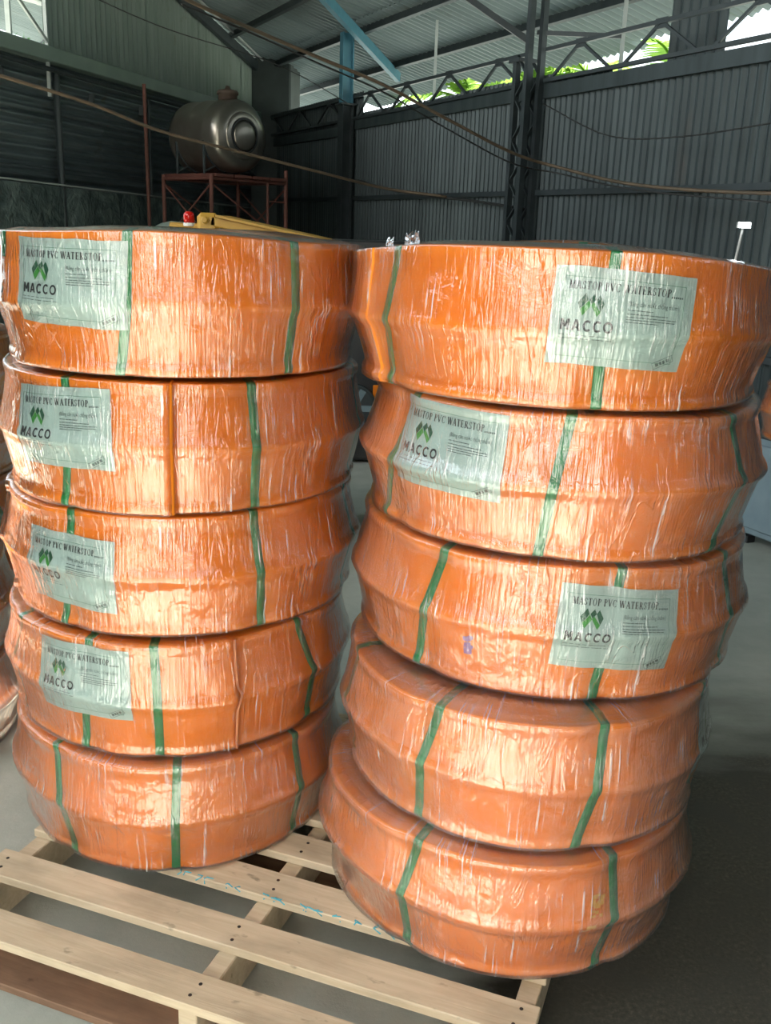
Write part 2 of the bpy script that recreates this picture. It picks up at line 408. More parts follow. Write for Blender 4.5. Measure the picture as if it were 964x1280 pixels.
# roof over the yard side of the wall: corrugated sheets on purlins
ceiling = empty('ceiling', BW(-7, -3, roof_z(-3))); tag(ceiling, 'corrugated metal roof on dark purlins', 'roof', kind='structure')
bpy.context.view_layer.update(); inv = ceiling.matrix_world.inverted()
sl = Vector((NB.x, NB.y, -.25)).normalized(); up = UB.cross(sl); up = up if up.z > 0 else -up
rv, rf = corrugated(.80, 1.0, .11, .022)
first = None; u = -19.0; k = 0
T0 = -8.6
while u < 5.0:
    for (t0, t1) in ((T0, -4.2), (-4.3, -.05), (-.15, 1.66)):
        te = t1
        if t1 > 1: te = t1 + rng.uniform(-.16, .12)
        L = (te-t0)*math.sqrt(1+.25**2)
        lift = {T0: .03, -4.3: .015, -.15: 0}[t0] + (.006 if k % 2 else 0)
        o0 = BW(u, t0, roof_z(t0)+.02+lift)
        if first is None: first = o = mesh_obj('roof_sheet', rv, rf, M['roof'], ceiling)
        else: o = share(first, ceiling)
        o.matrix_parent_inverse = inv; o.matrix_basis = frame(UB, up, sl, o0) @ Matrix.Diagonal((1, 1, L, 1))
    u += .77; k += 1
for t in (-8.4, -7.4, -6.4, -5.4, -4.3, -3.4, -2.5, -1.65, -.82, .0, .8):
    o = MB().bar(BW(-19, t, roof_z(t)-.035), BW(5.5, t, roof_z(t)-.035), .045, .08, up=up).build('purlin', M['steel_dark']); part_in(o, ceiling)
# the next yard's white awning seen through the opening at the far left
aw = empty('awning', LW(9, -3.4, 4.2)); tag(aw, 'pale awning roof outside the opening at the upper left corner', 'awning')
bpy.context.view_layer.update(); inv = aw.matrix_world.inverted(); first = None
for k in range(7):
    p0 = LW(10.0+k*.8, -2.0, 4.35); p1 = LW(10.0+k*.8, -6.0, 5.3); zax = (p1-p0).normalized(); yax = zax.cross(UL)
    if first is None: first = o = mesh_obj('awning_sheet', rv, rf, M['awning'], aw)
    else: o = share(first, aw)
    o.matrix_parent_inverse = inv; o.matrix_basis = frame(UL, yax, zax, p0) @ Matrix.Diagonal((1, 1, 4.1, 1))
part_in(MB().bar(LW(10, -2.2, 4.36), LW(16, -2.2, 4.36), .05, .07).build('awning_beam', M['palewhite']), aw)
for uu in (11.5, 14.5): part_in(MB().bar(LW(uu, -2.2, 0), LW(uu, -2.2, 4.35), .06, .06).build('awning_post', M['palewhite']), aw)

# unseen sides, added to narrow the daylight and darken film reflections: left side wall with an open clerestory, front wall with a wide gate opening
for nm, lab_, a, b, hgt in (('unseen_wall_side', 'unseen left side wall with an open strip above', Vector((-4.75, 6.0, 0)), Vector((-4.75, -2.6, 0)), 3.1),
                            ('unseen_wall_front', 'unseen front wall left of the gate opening', Vector((-4.75, -2.6, 0)), Vector((-2.4, -2.6, 0)), 5.8),
                            ('unseen_wall_front', 'unseen front wall right of the gate opening', Vector((.6, -2.6, 0)), Vector((6.8, -2.6, 0)), 4.6)):
    d = (b-a); L = d.length; x = d.normalized(); y = ZA_.cross(x)
    w = empty(nm, a); tag(w, lab_, 'wall', kind='structure'); bpy.context.view_layer.update()
    n = int(L/.76)+1
    for i in range(n):
        o = share(base_sheet, w); o.matrix_parent_inverse = w.matrix_world.inverted()
        o.matrix_basis = frame(x, y, ZA_, a+x*(i*L/n)) @ Matrix.Diagonal((L/n/.76, 1, hgt, 1))
lt = MB().box((-.9, -2.6, 4.85), (3.1, .15, 1.7)).build('unseen_lintel', M['concrete']); tag(lt, 'unseen lintel above the front gate opening', 'lintel', kind='structure')  # unseen lintel, added so the upper coil halves reflect something dark

# concrete pillar in the corner
pl = MB().box(LW(14.15, .30, 1.95), (.42, .62, 3.95), (UL, NL, Vector((0,0,1))), .02).build('corner_pillar', M['concrete']); tag(pl, 'grey concrete pillar in the corner behind the steel tank', 'pillar')

# steel columns and trusses of the back wall
def column_i(u):
    r = empty('steel_column', BW(u, -.12, 0)); bpy.context.view_layer.update()
    for z0, z1, w, mt in ((0, 3.06, .15, 'steel_dark'), (3.06, 3.84, .10, 'steel_blue')):
        for d in (-.065, .065): part_in(MB().bar(BW(u, -.12+d, z0), BW(u, -.12+d, z1), w, .012, up=NB).build('flange', M[mt]), r)
        part_in(MB().bar(BW(u, -.12, z0), BW(u, -.12, z1), .010, .118, up=NB).build('web', M[mt]), r)
    part_in(MB().box(BW(u, -.12, 3.06), (.2, .2, .02), (UB, NB, Vector((0,0,1)))).build('splice_plate', M['steel_dark']), r)
    return r
tag(column_i(-11.3), 'blue I-section steel column between the two trusses, left of the lattice column', 'column')
r = empty('lattice_column', BW(-7.46, -.14, 0)); bpy.context.view_layer.update()
for du in (-.085, .085):
    for dt in (-.20, -.07):
        part_in(MB().bar(BW(-7.46+du, dt, 0), BW(-7.46+du, dt, 3.06 if du < 0 else 4.0), .05, .05, up=NB).build('corner_angle', M['steel_dark']), r)
k = 0; z = .05
while z < 2.95:
    s = 1 if k % 2 else -1
    for dt in (-.20, -.07):
        part_in(MB().bar(BW(-7.46+s*.08, dt, z), BW(-7.46-s*.08, dt, z+.17), .012, .03, up=NB).build('lacing', M['steel_dark']), r)
    z += .17; k += 1
part_in(MB().box(BW(-7.55, -.13, 3.07), (.16, .2, .03), (UB, NB, Vector((0,0,1)))).build('cap_plate', M['steel_dark']), r)
tag(r, 'dark laced steel lattice column standing between two wall bays', 'column')
def truss(u0, u1, label, n, zb=2.90, zt=3.14):
    r = empty('wall_truss', BW((u0+u1)/2, -.06, zb)); bpy.context.view_layer.update()
    for z in (zb, zt): part_in(MB().bar(BW(u0, -.06, z), BW(u1, -.06, z), .035, .03).build('chord', M['steel_dark']), r)
    st = (u1-u0)/n
    for i in range(n):
        a = u0+st*(i+.08); m = u0+st*(i+.5); b = u0+st*(i+.92)
        for p, q in ((a, m), (b, m)):
            part_in(MB().bar(BW(p, -.06, zb), BW(q, -.06, zt), .02, .022).build('diagonal', M['steel_dark']), r)
        part_in(MB().box(BW(m, -.06, zt-.01), (.12, .015, .07), (UB, NB, Vector((0,0,1)))).build('gusset', M['steel_dark']), r)
    return tag(r, label, 'truss', 'wall trusses')
truss(-14.5, -11.42, 'dark steel truss beside the concrete pillar', 3)
truss(-11.2, -7.6, 'dark steel truss between the blue column and the lattice column', 4)
truss(-7.32, -3.6, 'dark steel truss right of the lattice column', 4)
truss(-3.5, 1.8, 'dark steel truss at the far right end of the wall', 5)
# hanging ties, braces
def brace(name, a, b, w, h, mat, label, cat='brace'):
    o = MB().bar(a, b, w, h).build(name, M[mat]); return tag(o, label, cat)
brace('roof_brace', BW(-10.0, -1.15, roof_z(-1.15)-.14), BW(-12.0, .92, roof_z(.92)-.12), .06, .11, 'steel_blue', 'blue steel brace running diagonally under the roof sheets')
brace('knee_brace', BW(-7.5, -.12, 3.22), BW(-8.3, -1.4, roof_z(-1.4)-.1), .04, .05, 'steel_dark', 'dark brace rising left from the lattice column top')
brace('knee_brace', BW(-7.42, -.1, 3.28), BW(-6.85, .35, 3.22), .03, .035, 'steel_dark', 'short pale brace right of the lattice column top')
for uu, tt, zz, lab in ((-9.9, .3, 2.95, 'thin hanger post behind the truss near the palm fronds'), (-6.85, .35, 2.93, 'thin hanger post right of the lattice column'), (-5.0, .3, 2.9, 'thin hanger post at the far right truss top')):
    o = MB().bar(BW(uu, tt, zz), BW(uu, tt, roof_z(tt)), .03, .03).build('hanger_post', M['palewhite']); tag(o, lab, 'post')
# loose sheets lying on the wall top
o = mesh_obj('loose_sheet', *corrugated(.6, 1.3, .1, .012), M['sheet']); o.matrix_world = frame(UB, -NB, Vector((0,0,1)), BW(-6.35, .40, 2.6)); tag(o, 'grey corrugated sheet hung outside above the wall', 'metal sheet')

# ------------------------------------------------------------------ letters (strokes and rings in unit heights)
def ringseg(cx, cy, rx, ry, wx, wy, a0, a1, n=18):
    v = []; f = []
    for i in range(n+1):
        a = R_(a0+(a1-a0)*i/n); c, s = math.cos(a), math.sin(a)
        v.append((cx+rx*c, cy+ry*s)); v.append((cx+(rx-wx)*c, cy+(ry-wy)*s))
    for i in range(n): f.append((2*i, 2*i+2, 2*i+3, 2*i+1))
    return v, f
def stroke(x0, y0, x1, y1, w):
    """parallelogram stroke with horizontal ends"""
    if abs(y1-y0) < 1e-6: return [(x0, y0-w/2), (x1, y0-w/2), (x1, y0+w/2), (x0, y0+w/2)], [(0,1,2,3)]
    n = max(1, int(abs(y1-y0)/.17)); v = []
    for i in range(n+1):
        t = i/n; xc = x0+(x1-x0)*t; yc = y0+(y1-y0)*t; v += [(xc-w/2, yc), (xc+w/2, yc)]
    return v, [(2*i, 2*i+1, 2*i+3, 2*i+2) for i in range(n)]
TK, TN, SH = .20, .085, .06
def serif(x, y, w=.3): return stroke(x-w/2, y, x+w/2, y, SH)
def glyph(ch):
    B, T = .025, .975
    if ch == 'M': return .98, [stroke(.16,0,.16,1,TN), stroke(.46,0,.16,1,TK), stroke(.46,0,.76,1,TN), stroke(.80,0,.80,1,TK), serif(.16,B,.26), serif(.80,B,.3), serif(.13,T,.2), serif(.83,T,.22)]
    if ch == 'A': return .80, [stroke(.12,0,.40,1,TN), stroke(.66,0,.38,1,TK), stroke(.2,.34,.6,.34,TN), serif(.12,B,.24), serif(.66,B,.28)]
    if ch == 'S': return .62, [ringseg(.30,.74,.23,.26,.13,.06,20,270), ringseg(.30,.26,.25,.26,.13,.06,-160,90), stroke(.52,.68,.52,.95,.05), stroke(.07,.05,.07,.34,.05)]
    if ch == 'T': return .74, [stroke(.37,0,.37,1,TK), stroke(.05,T-.01,.69,T-.01,.07), stroke(.07,.76,.07,.98,.05), stroke(.67,.76,.67,.98,.05), serif(.37,B,.32)]
    if ch == 'O': return .84, [ringseg(.42,.5,.36,.52,.15,.05,0,360,28)]
    if ch == 'P': return .68, [stroke(.2,0,.2,1,TK), ringseg(.3,.74,.32,.26,.14,.055,-90,90), stroke(.2,.505,.32,.505,.055), stroke(.2,.97,.32,.97,.055), serif(.2,B,.34), serif(.16,T,.2)]
    if ch == 'R': return .78, [stroke(.2,0,.2,1,TK), ringseg(.3,.74,.3,.26,.14,.055,-90,90), stroke(.2,.505,.32,.505,.055), stroke(.2,.97,.32,.97,.055), stroke(.68,0,.38,.5,TK), serif(.2,B,.34), serif(.7,B,.16), serif(.16,T,.2)]
    if ch == 'V': return .80, [stroke(.40,0,.12,1,TK), stroke(.40,0,.68,1,TN), serif(.13,T,.28), serif(.68,T,.24)]
    if ch == 'C': return .74, [ringseg(.42,.5,.36,.52,.15,.05,38,322,26), stroke(.68,.66,.68,.95,.05)]
    if ch == 'W': return 1.12, [stroke(.36,0,.12,1,TK), stroke(.36,0,.56,1,TN), stroke(.78,0,.54,1,TK), stroke(.78,0,1.0,1,TN), serif(.13,T,.26), serif(.55,T,.24), serif(1.0,T,.22)]
    if ch == 'E': return .70, [stroke(.2,0,.2,1,TK), stroke(.2,.03,.6,.03,.06), stroke(.2,.5,.5,.5,.06), stroke(.2,.97,.58,.97,.06), stroke(.6,.03,.6,.24,.05), stroke(.58,.78,.58,.97,.05), stroke(.5,.4,.5,.6,.04), serif(.14,B,.14), serif(.14,T,.14)]
    if ch == ' ': return .3, []
def gbold(ch):
    w = .25
    if ch == 'M': return 1.06, [stroke(.16,0,.16,1,w), stroke(.49,.28,.19,1,.24), stroke(.49,.28,.79,1,.24), stroke(.82,0,.82,1,w)]
    if ch == 'A': return .98, [stroke(.12,0,.44,1,.24), stroke(.80,0,.48,1,.24), stroke(.26,.29,.68,.29,.17)]
    if ch == 'C': return .94, [ringseg(.52,.5,.47,.52,.21,.2,46,314,26)]
    if ch == 'O': return 1.08, [ringseg(.54,.5,.49,.52,.21,.2,0,360,30)]
def layout(text, fn, x, y, hgt, width, gap=.07):
    """flat letters fitted into a width; returns verts2d, faces"""
    adv = 0; parts = []
    for ch in text:
        a, g = fn(ch)
        for v, f in g: parts.append(([(p[0]+adv, p[1]) for p in v], f))
        adv += a + gap
    sx = width/(adv-gap); V = []; Fc = []
    for v, f in parts:
        b = len(V); V += [(x+p[0]*sx, y+p[1]*hgt) for p in v]; Fc += [tuple(i+b for i in q) for q in f]
    return V, Fc
def flat_text(body, x, y, width, hgt):
    cu = bpy.data.curves.new('txt', 'FONT'); cu.body = body; cu.size = 1; cu.resolution_u = 2
    ob = bpy.data.objects.new('txt', cu); COL.objects.link(ob); bpy.context.view_layer.update()
    me = bpy.data.meshes.new_from_object(ob.evaluated_get(bpy.context.evaluated_depsgraph_get()))
    V = [(v.co.x, v.co.y) for v in me.vertices]; Fc = [tuple(p.vertices) for p in me.polygons]
    bpy.data.objects.remove(ob); bpy.data.curves.remove(cu); bpy.data.meshes.remove(me)
    x0 = min(p[0] for p in V); x1 = max(p[0] for p in V)
    s = width/(x1-x0)
    return [(x+(p[0]-x0)*s, y+p[1]*hgt) for p in V], Fc
def rects(lst):
    V = []; Fc = []
    for x0, y0, x1, y1 in lst:
        n = max(1, int(abs(x1-x0)/.012)); m = max(1, int(abs(y1-y0)/.012))
        b = len(V)
        for i in range(n+1):
            for j in range(m+1): V.append((x0+(x1-x0)*i/n, y0+(y1-y0)*j/m))
        for i in range(n):
            for j in range(m): Fc.append((b+i*(m+1)+j, b+(i+1)*(m+1)+j, b+(i+1)*(m+1)+j+1, b+i*(m+1)+j+1))
    return V, Fc
LWD, LHT = .250, .172      # the printed sheet
def print_layers():
    L = []
    w, h = LWD/2, LHT/2
    L.append(('border', 'ink_green', rects([(-w+.016, h-.0185, w-.020, h-.0175), (-w+.016, -h+.014, w-.020, -h+.015), (-w+.016, -h+.014, -w+.017, h-.0175), (w-.021, -h+.014, w-.020, h-.0175)])))
    L.append(('title_text', 'ink', layout('MASTOP PVC WATERSTOP', glyph, -w+.025, h-.0385, .0140, .178)))
    L.append(('brand_text', 'ink', layout('MACCO', gbold, -w+.018, -.025, .0195, .091, .10)))
    def lg(p): return (-w+.018 + (p[0]-148)/295*.091, -.025 + (396-p[1])*.000335)
    dk = [[(229,250),(270,197),(287,230),(245,283)], [(291,229),(318,200),(333,228),(307,254)], [(333,228),(350,203),(379,250),(361,292)]]
    lt = [[(245,284),(290,233),(305,260),(262,316)], [(304,258),(318,241),(361,292),(345,318)]]
    for nm, mt, q in (('logo_dark', 'logo_dark', dk), ('logo_light', 'logo_light', lt)):
        V = []; Fc = []
        for poly in q:
            b = len(V); q4 = [Vector(lg(p)) for p in poly]; n = 6
            for i in range(n+1):
                for j in range(n+1): V.append(tuple(q4[0].lerp(q4[1], i/n).lerp(q4[3].lerp(q4[2], i/n), j/n)))
            for i in range(n):
                for j in range(n): k = b+i*(n+1)+j; Fc.append((k, k+1, k+n+2, k+n+1))
        L.append((nm, mt, (V, Fc)))
    L.append(('subtitle_text', 'ink_faint', flat_text('(Băng cản nước chống thấm)', .004, h-.060, .092, .0115)))
    rr = random.Random(3); lines = []
    for i, y in enumerate((h-.068, h-.0745, h-.080, h-.0845, h-.089)):
        x = .004; xe = (.05, .078, .095, .092, .06)[i]
        while x < xe:
            d = rr.uniform(.004, .011); lines.append((x, y, min(x+d, xe), y+.0014)); x += d+.0012
    for i, y in enumerate((-.0335, -.0395)):
        x = -w+.018
        while x < -w+.105:
            d = rr.uniform(.005, .012); lines.append((x, y, x+d, y+.0012)); x += d+rr.choice((.001, .004))
    for k in range(6): lines.append((w-.046+k*.0038, h-.040+.0005*(k % 2), w-.0435+k*.0038, h-.0365))
    L.append(('small_print', 'ink_faint', rects(lines)))
    ca, sa = math.cos(R_(28)), math.sin(R_(28)); V, Fc = rects([(-.020,-.0065,.020,-.0057), (-.020,.0057,.020,.0065), (-.020,-.0065,-.0192,.0065), (.0192,-.0065,.020,.0065), (-.014,-.003,-.008,.003), (-.006,-.003,-.002,.003), (0,-.003,.004,.003), (.007,-.003,.013,.003)])
    L.append(('stamp', 'ink_faint', ([(w-.036+p[0]*ca-p[1]*sa, -h+.017+p[0]*sa+p[1]*ca) for p in V], Fc)))
    return L
PRINT = print_layers()

# ------------------------------------------------------------------ the coils
CH = .292
_half = [(0,.045),(.002,.036),(.007,.0305),(.014,.0285),(.021,.0295),(.027,.0325),(.034,.0335),(.07,.0255),(.105,.0165),(.122,.0125),(.130,.0085),(.138,.0025),(.146,0)]
PROF = _half + [(CH-z, e) for z, e in _half[-2::-1]]
def prof(z):
    z = max(0., min(CH, z))
    for (a, p), (b, q) in zip(PROF, PROF[1:]):
        if z <= b: return p + (q-p)*(z-a)/(b-a)
    return PROF[-1][1]
ZROWS = sorted(set([p[0] for p in PROF] + [.05, .06, .08, .09, .115, .177, .20, .21, .235, .245, .0045, .2875]))
class Coil:
    def __init__(s, R, seed, straps, seam, step, taper=(1., 1.), crown=(0., 0.)):
        s.crown = crown
        s.R, s.seed, s.straps, s.seam, s.step, s.taper = R, seed, straps, seam, step, taper
        rr = random.Random(seed); s.p2, s.p3, s.p5 = rr.uniform(0, 360), rr.uniform(0, 360), rr.uniform(0, 360)
        s.a2, s.a3, s.a5 = rr.uniform(.004, .010), rr.uniform(.003, .007), rr.uniform(.002, .005); s.w = rr.uniform(.003, .007)
    def rad(s, th, z):
        c = lambda k, p: math.cos(R_(k*(th-p)))
        r = s.R*(1 + s.a2*c(2, s.p2) + s.a3*c(3, s.p3) + s.a5*c(5, s.p5))
        zz = z - s.w*math.sin(R_(2*th)+s.seed)*math.sin(math.pi*max(0, min(1, z/CH)))
        r -= prof(zz)*((s.taper[0] if zz < CH/2 else s.taper[1])*(.66+.5*math.sin(R_(th))**2) if .003 < zz < CH-.003 else 1)
        rim = abs(2*z/CH-1)
        for q in s.straps:
            d = (th-q[1]+180) % 360 - 180
            if abs(d) < 14: r -= (.003+.006*rim**3)*math.exp(-(d/4.2)**2)
        r += s.step*(((th-s.seam) % 360)/360-.5)
        n = mnoise.noise(Vector((math.sin(R_(th))*3.1+s.seed*7, math.cos(R_(th))*3.1, z*6)))
        return r + .0035*n
    def zw(s, th, z):
        """the wound strip is not level: its upper edge sinks away from the crown angle"""
        v = max(0., z/CH); c, a = s.crown
        return z - v*c*(.5-.5*math.cos(R_(2*(th-a)))) + .0022*v*math.sin(R_(5*th)+s.seed)
    def at(s, th, z, off=0.):
        r = s.rad(th, z)+off; return (math.sin(R_(th))*r, -math.cos(R_(th))*r, s.zw(th, z))
def strap_theta(q, z):
    v = max(0., min(1., z/CH)); b, m, t = q     # angles at bottom, middle, top
    return b+(m-b)*v*2 if v < .5 else m+(t-m)*(v-.5)*2
def build_coil(name, loc, R, seed, straps, seam, step, film, label=None, tilt=(0, 0), taper=(1, 1), nth=240, crown=(0, 0)):
    """straps: (theta bottom, middle, top) seen from the camera side; 0 deg faces -Y"""
    root = empty(name, loc); root.rotation_euler = (R_(tilt[0]), R_(tilt[1]), 0)
    cl = Coil(R, seed, straps, seam, step, taper, crown)
    # body: wound strip with ridge, rims and wound layers on top
    ths = [seam+.15+(359.7)*i/(nth-1) for i in range(nth)]
    V = []; Fc = []
    rows = [('o', z, 0) for z in ZROWS]
    lay = []
    for j in range(1, 20): lay.append((-.006-j*.0085, CH-.003-(.012 if j % 2 else 0)))
    rows += [('t', z, d) for d, z in lay] + [('t', .003, lay[-1][0]), ('t', .0, -.08)]
    for th in ths:
        sn, cs = math.sin(R_(th)), -math.cos(R_(th)); rt = None
        rtop = cl.rad(th, CH)
        for kd, z, d in rows:
            r = cl.rad(th, z) if kd == 'o' else rtop+d
            V.append((sn*r, cs*r, cl.zw(th, z)))
    nr = len(rows)
    for i in range(nth):
        j = (i+1) % nth
        for k in range(nr):
            l = (k+1) % nr
            Fc.append((i*nr+k, j*nr+k, j*nr+l, i*nr+l))
    mesh_obj('wound_strip', V, Fc, M['orange'], root, True)
    # straps
    for q in straps:
        V = []; Fc = []; UV = []
        zs = [z for z in ZROWS]; pts = []
        for z in zs: pts.append((strap_theta(q, z), cl.rad(strap_theta(q, z), z)+.0028, z))
        tt = strap_theta(q, CH); rt = cl.rad(tt, CH)
        for d in (.0, .02, .06, .11, .16): pts.append((tt, rt-d, CH+.0015))
        pts.append((tt, rt-.172, CH-.01)); pts.append((tt, rt-.172, .12)); 
        tb = strap_theta(q, 0); pts = [(tb, cl.rad(tb, 0)-.04, -.001)] + pts
        hw = .0103
        for i, (th, r, z) in enumerate(pts):
            dx = hw/max(r, .1)
            for sgn in (-1, 1):
                a = th + math.degrees(dx)*sgn
                for o2 in (0, -.0014): V.append((math.sin(R_(a))*(r+o2), -math.cos(R_(a))*(r+o2), cl.zw(a, z))); UV.append((sgn*hw, i*.012))
        for i in range(len(pts)-1):
            a = i*4; b = a+4
            Fc += [(a, a+2, b+2, b), (a+1, b+1, b+3, a+3), (a, b, b+1, a+1), (a+2, a+3, b+3, b+2)]
        mesh_obj('strap', V, Fc, M['strap'], root, True, UV)
    # label with its print
    if label:
        thc, zc, rot, crumple = label
        ca, sa = math.cos(R_(rot)), math.sin(R_(rot)); Rm = R-.02
        def lab(a, b, off):
            x = a*ca-b*sa; z = zc+a*sa+b*ca; th = thc+math.degrees(x/Rm)
            n = mnoise.noise(Vector((a*22+seed*3, b*9, seed))); n2 = mnoise.noise(Vector((a*9-b*14, b*26+seed, seed*2.)))
            w = crumple*(.0022*abs(n)+.0016*abs(n2))
            # droop of loose lower corners
            return cl.at(th, z, .0038+w+off)
        na, nb_ = 84, 58; V = []; Fc = []
        for j in range(nb_+1):
            for i in range(na+1):
                a = -LWD/2+LWD*i/na; b = -LHT/2+LHT*j/nb_
                b += .0025*mnoise.noise(Vector((a*20, seed, 0))) if j in (0, nb_) else 0
                V.append(lab(a, b, 0))
        for j in range(nb_):
            for i in range(na): k = j*(na+1)+i; Fc.append((k, k+1, k+na+2, k+na+1))
        lo = mesh_obj('label', V, Fc, M['paper'], root, True); tag(lo, 'pale green printed paper label with green emblem')
        for nm, mt, (v2, f2) in PRINT:
            po = mesh_obj(nm, [lab(p[0], p[1], .0013) for p in v2], f2, M[mt], lo)
            if nm in ('small_print', 'stamp'): po['kind'] = 'stuff'
    # film
    V = []; Fc = []; UV = []
    zs = [-.001] + [z for z in ZROWS if 0 <= z]
    fr = [('b', -.002, -.06), ('b', -.003, -.012)] + [('o', z, 0) for z in ZROWS] + [('t', CH+.004, -.008), ('t', CH+.0045, -.04), ('t', CH+.0045, -.09), ('t', CH+.004, -.165), ('t', CH-.03, -.18)]
    nf = nth
    for i in range(nf+1):
        th = -180+360*i/nf; arc = 0
        r0 = cl.rad(th, 0); r1 = cl.rad(th, CH)
        for kd, z, d in fr:
            if kd == 'o':
                n = mnoise.noise(Vector((th*.11, z*16, seed*1.3))); n2 = mnoise.noise(Vector((th*.45+z*30, z*4, seed)))
                r = cl.rad(th, z)+.0088+.0016*n+.0010*n2
            else: r = (r0 if kd == 'b' else r1)+d
            V.append((math.sin(R_(th))*r, -math.cos(R_(th))*r, cl.zw(th, z))); UV.append((R_(th)*R, z if kd == 'o' else (z-d if kd == 't' else z+d)))
    nr = len(fr)
    for i in range(nf):
        for k in range(nr-1): Fc.append((i*nr+k, (i+1)*nr+k, (i+1)*nr+k+1, i*nr+k+1))
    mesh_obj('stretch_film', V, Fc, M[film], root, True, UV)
    return root, cl
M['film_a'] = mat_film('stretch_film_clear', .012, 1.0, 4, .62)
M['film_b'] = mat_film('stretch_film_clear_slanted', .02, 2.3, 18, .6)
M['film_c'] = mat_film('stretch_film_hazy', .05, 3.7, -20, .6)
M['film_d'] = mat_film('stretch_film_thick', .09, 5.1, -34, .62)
G = 'wrapped waterstop coils on the pallet'
Z0 = .142
def zk(k): return Z0+.30*k
# (name key, X, Y, R, level, straps(bottom, mid, top), seam, step, film, label, tilt, taper, description)
COILS = [
 ('L1', -.503, 2.357, .428, 4, [(-6.7,-3.1,-2.5), (44.5,43.8,43.9), (-55,-52,-46.5), (120,120,120), (-120,-120,-120)], -49, -.016, 'film_a', (-20.3,.186,-2.2,1.3), (0,.4), (.9,.25), 'orange wrapped coil at the very top of the left stack'),
 ('L2', -.507, 2.400, .440, 3, [(-27,-22.9,-24.4), (32.2,31.3,30.4), (90,88,91), (150,150,150), (-100,-100,-100)], 7.3, .020, 'film_a', (-25.9,.18,2.6,1.6), (0,.5), (.75,.65), 'orange wrapped coil second from top of the left stack, with a vertical strip edge'),
 ('L3', -.525, 2.430, .447, 2, [(-30.5,-25,-24.6), (35.4,34,33.1), (82.6,82.5,83), (150,150,150), (-110,-110,-110)], -70, .010, 'film_a', (-25.9,.145,-1.5,1.2), (0,-.4), (.8,.75), 'orange wrapped coil third from top of the left stack'),
 ('L4', -.536, 2.425, .447, 1, [(-62,-59.6,-51), (-22,-18.7,-17.6), (3.5,4,3.2), (58.1,57.5,51.7), (130,130,130)], 27.6, .008, 'film_b', (-20.6,.185,1.3,.7), (0,-.6), (.8,.7), 'orange wrapped coil fourth from top of the left stack, with a pale cut strip end'),
 ('L5', -.545, 2.402, .440, 0, [(-27.5,-31.2,-34.6), (9.2,9.6,10.6), (53.5,53,53.6), (130,130,130), (-110,-110,-110)], 100, .010, 'film_c', None, (0,0), (.9,.75), 'hazy wrapped unlabelled orange coil at the bottom of the left stack'),
 ('R1', .366, 2.160, .452, 4, [(-62.8,-58.6,-55.3), (1.8,.8,2.4), (95,95,95), (160,160,160)], -66, .012, 'film_a', (5,.17,-2.7,.8), (0,.5), (1.1,.3), 'largest bright orange wrapped coil at the very top of the right stack'),
 ('R2', .388, 2.190, .449, 3, [(-68,-58,-51.5), (-12.2,-9.9,-6.8), (40,49.4,42), (110,110,110), (-120,-120,-120)], 100, .010, 'film_c', (-39.2,.194,-.7,1.5), (0,.9), (1,1), 'orange wrapped coil second from top of the right stack, tilted label on its left'),
 ('R3', .386, 2.205, .457, 2, [(-46,-41.6,-37.4), (6.1,8,10.6), (60,52,48.9), (120,120,120), (-110,-110,-110)], 140, .010, 'film_c', (10.5,.161,-4.1,.8), (0,.9), (.85,.8), 'orange wrapped coil third from top of the right stack, label right of its centre'),
 ('R4', .345, 2.114, .436, 1, [(-84,-81,-76.7), (-37.8,-36.1,-31.4), (8.8,12.8,14.2), (70,66,60), (130,130,130)], 150, .010, 'film_d', (71,.165,-6,1.8), (0,.3), (.75,.65), 'orange wrapped coil fourth from top of the right stack, label on its far right side'),
 ('R5', .313, 2.094, .445, 0, [(-35,-35.5,-31), (23.4,26,24.9), (100,100,100), (-110,-110,-110)], 120, .012, 'film_d', None, (0,0), (1.25,.75), 'hazy wrapped unlabelled orange coil at the bottom of the right stack'),
]
ROOTS = {}
for i, (key, X, Y, R, lv, st, seam, step, film, lab, tilt, taper, desc) in enumerate(COILS):
    root, cl = build_coil('waterstop_coil', (X, Y, zk(lv)), R, i+1, st, seam, step, film, lab, tilt, taper, 240, {'L1': (.016, 5), 'R1': (.030, -12)}.get(key, (0, 0)))
    tag(root, desc, 'coil', G); ROOTS[key] = (root, cl)
# pale cut strip end on the fourth left coil
root, cl = ROOTS['L4']
mb = MB(); pts = []
for z in (.004, .03, .07, .11, .135, .15, .165, .19, .23, .262, .285):
    pts.append(cl.at(27.4 + 1.6*math.exp(-((z-.147)/.02)**2), z, .0045))
mb.tube(smooth_path(pts, 3), .0028, 6); mb.build('strip_end', M['orange_pale'], root, True)
# crumpled loose film on rims
def scrap(key, th, z, size, seed, film='film_c'):
    root, cl = ROOTS[key]; V = []; Fc = []; UV = []; n = 12
    for i in range(n+1):
        for j in range(n+1):
            a = (i/n-.5)*size; b = (j/n)*size*.4
            p = Vector(cl.at(th+math.degrees(a/cl.R), z, -.012))
            nn = Vector((mnoise.noise(Vector((a*70, b*70, seed))), mnoise.noise(Vector((a*70+5, b*70, seed))), mnoise.noise(Vector((a*70, b*70+9, seed)))))
            V.append(p + Vector((0, 0, b)) + nn*(.014*(b/size+.15))); UV.append((a+seed, b*3))
    for i in range(n):
        for j in range(n): k = i*(n+1)+j; Fc.append((k, k+1, k+n+2, k+n+1))
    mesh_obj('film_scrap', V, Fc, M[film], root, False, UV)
scrap('R1', -60, CH+.001, .055, 3, 'film_a'); scrap('R1', -70, CH+.001, .045, 5, 'film_a')
scrap('L2', 88, CH-.01, .07, 9)

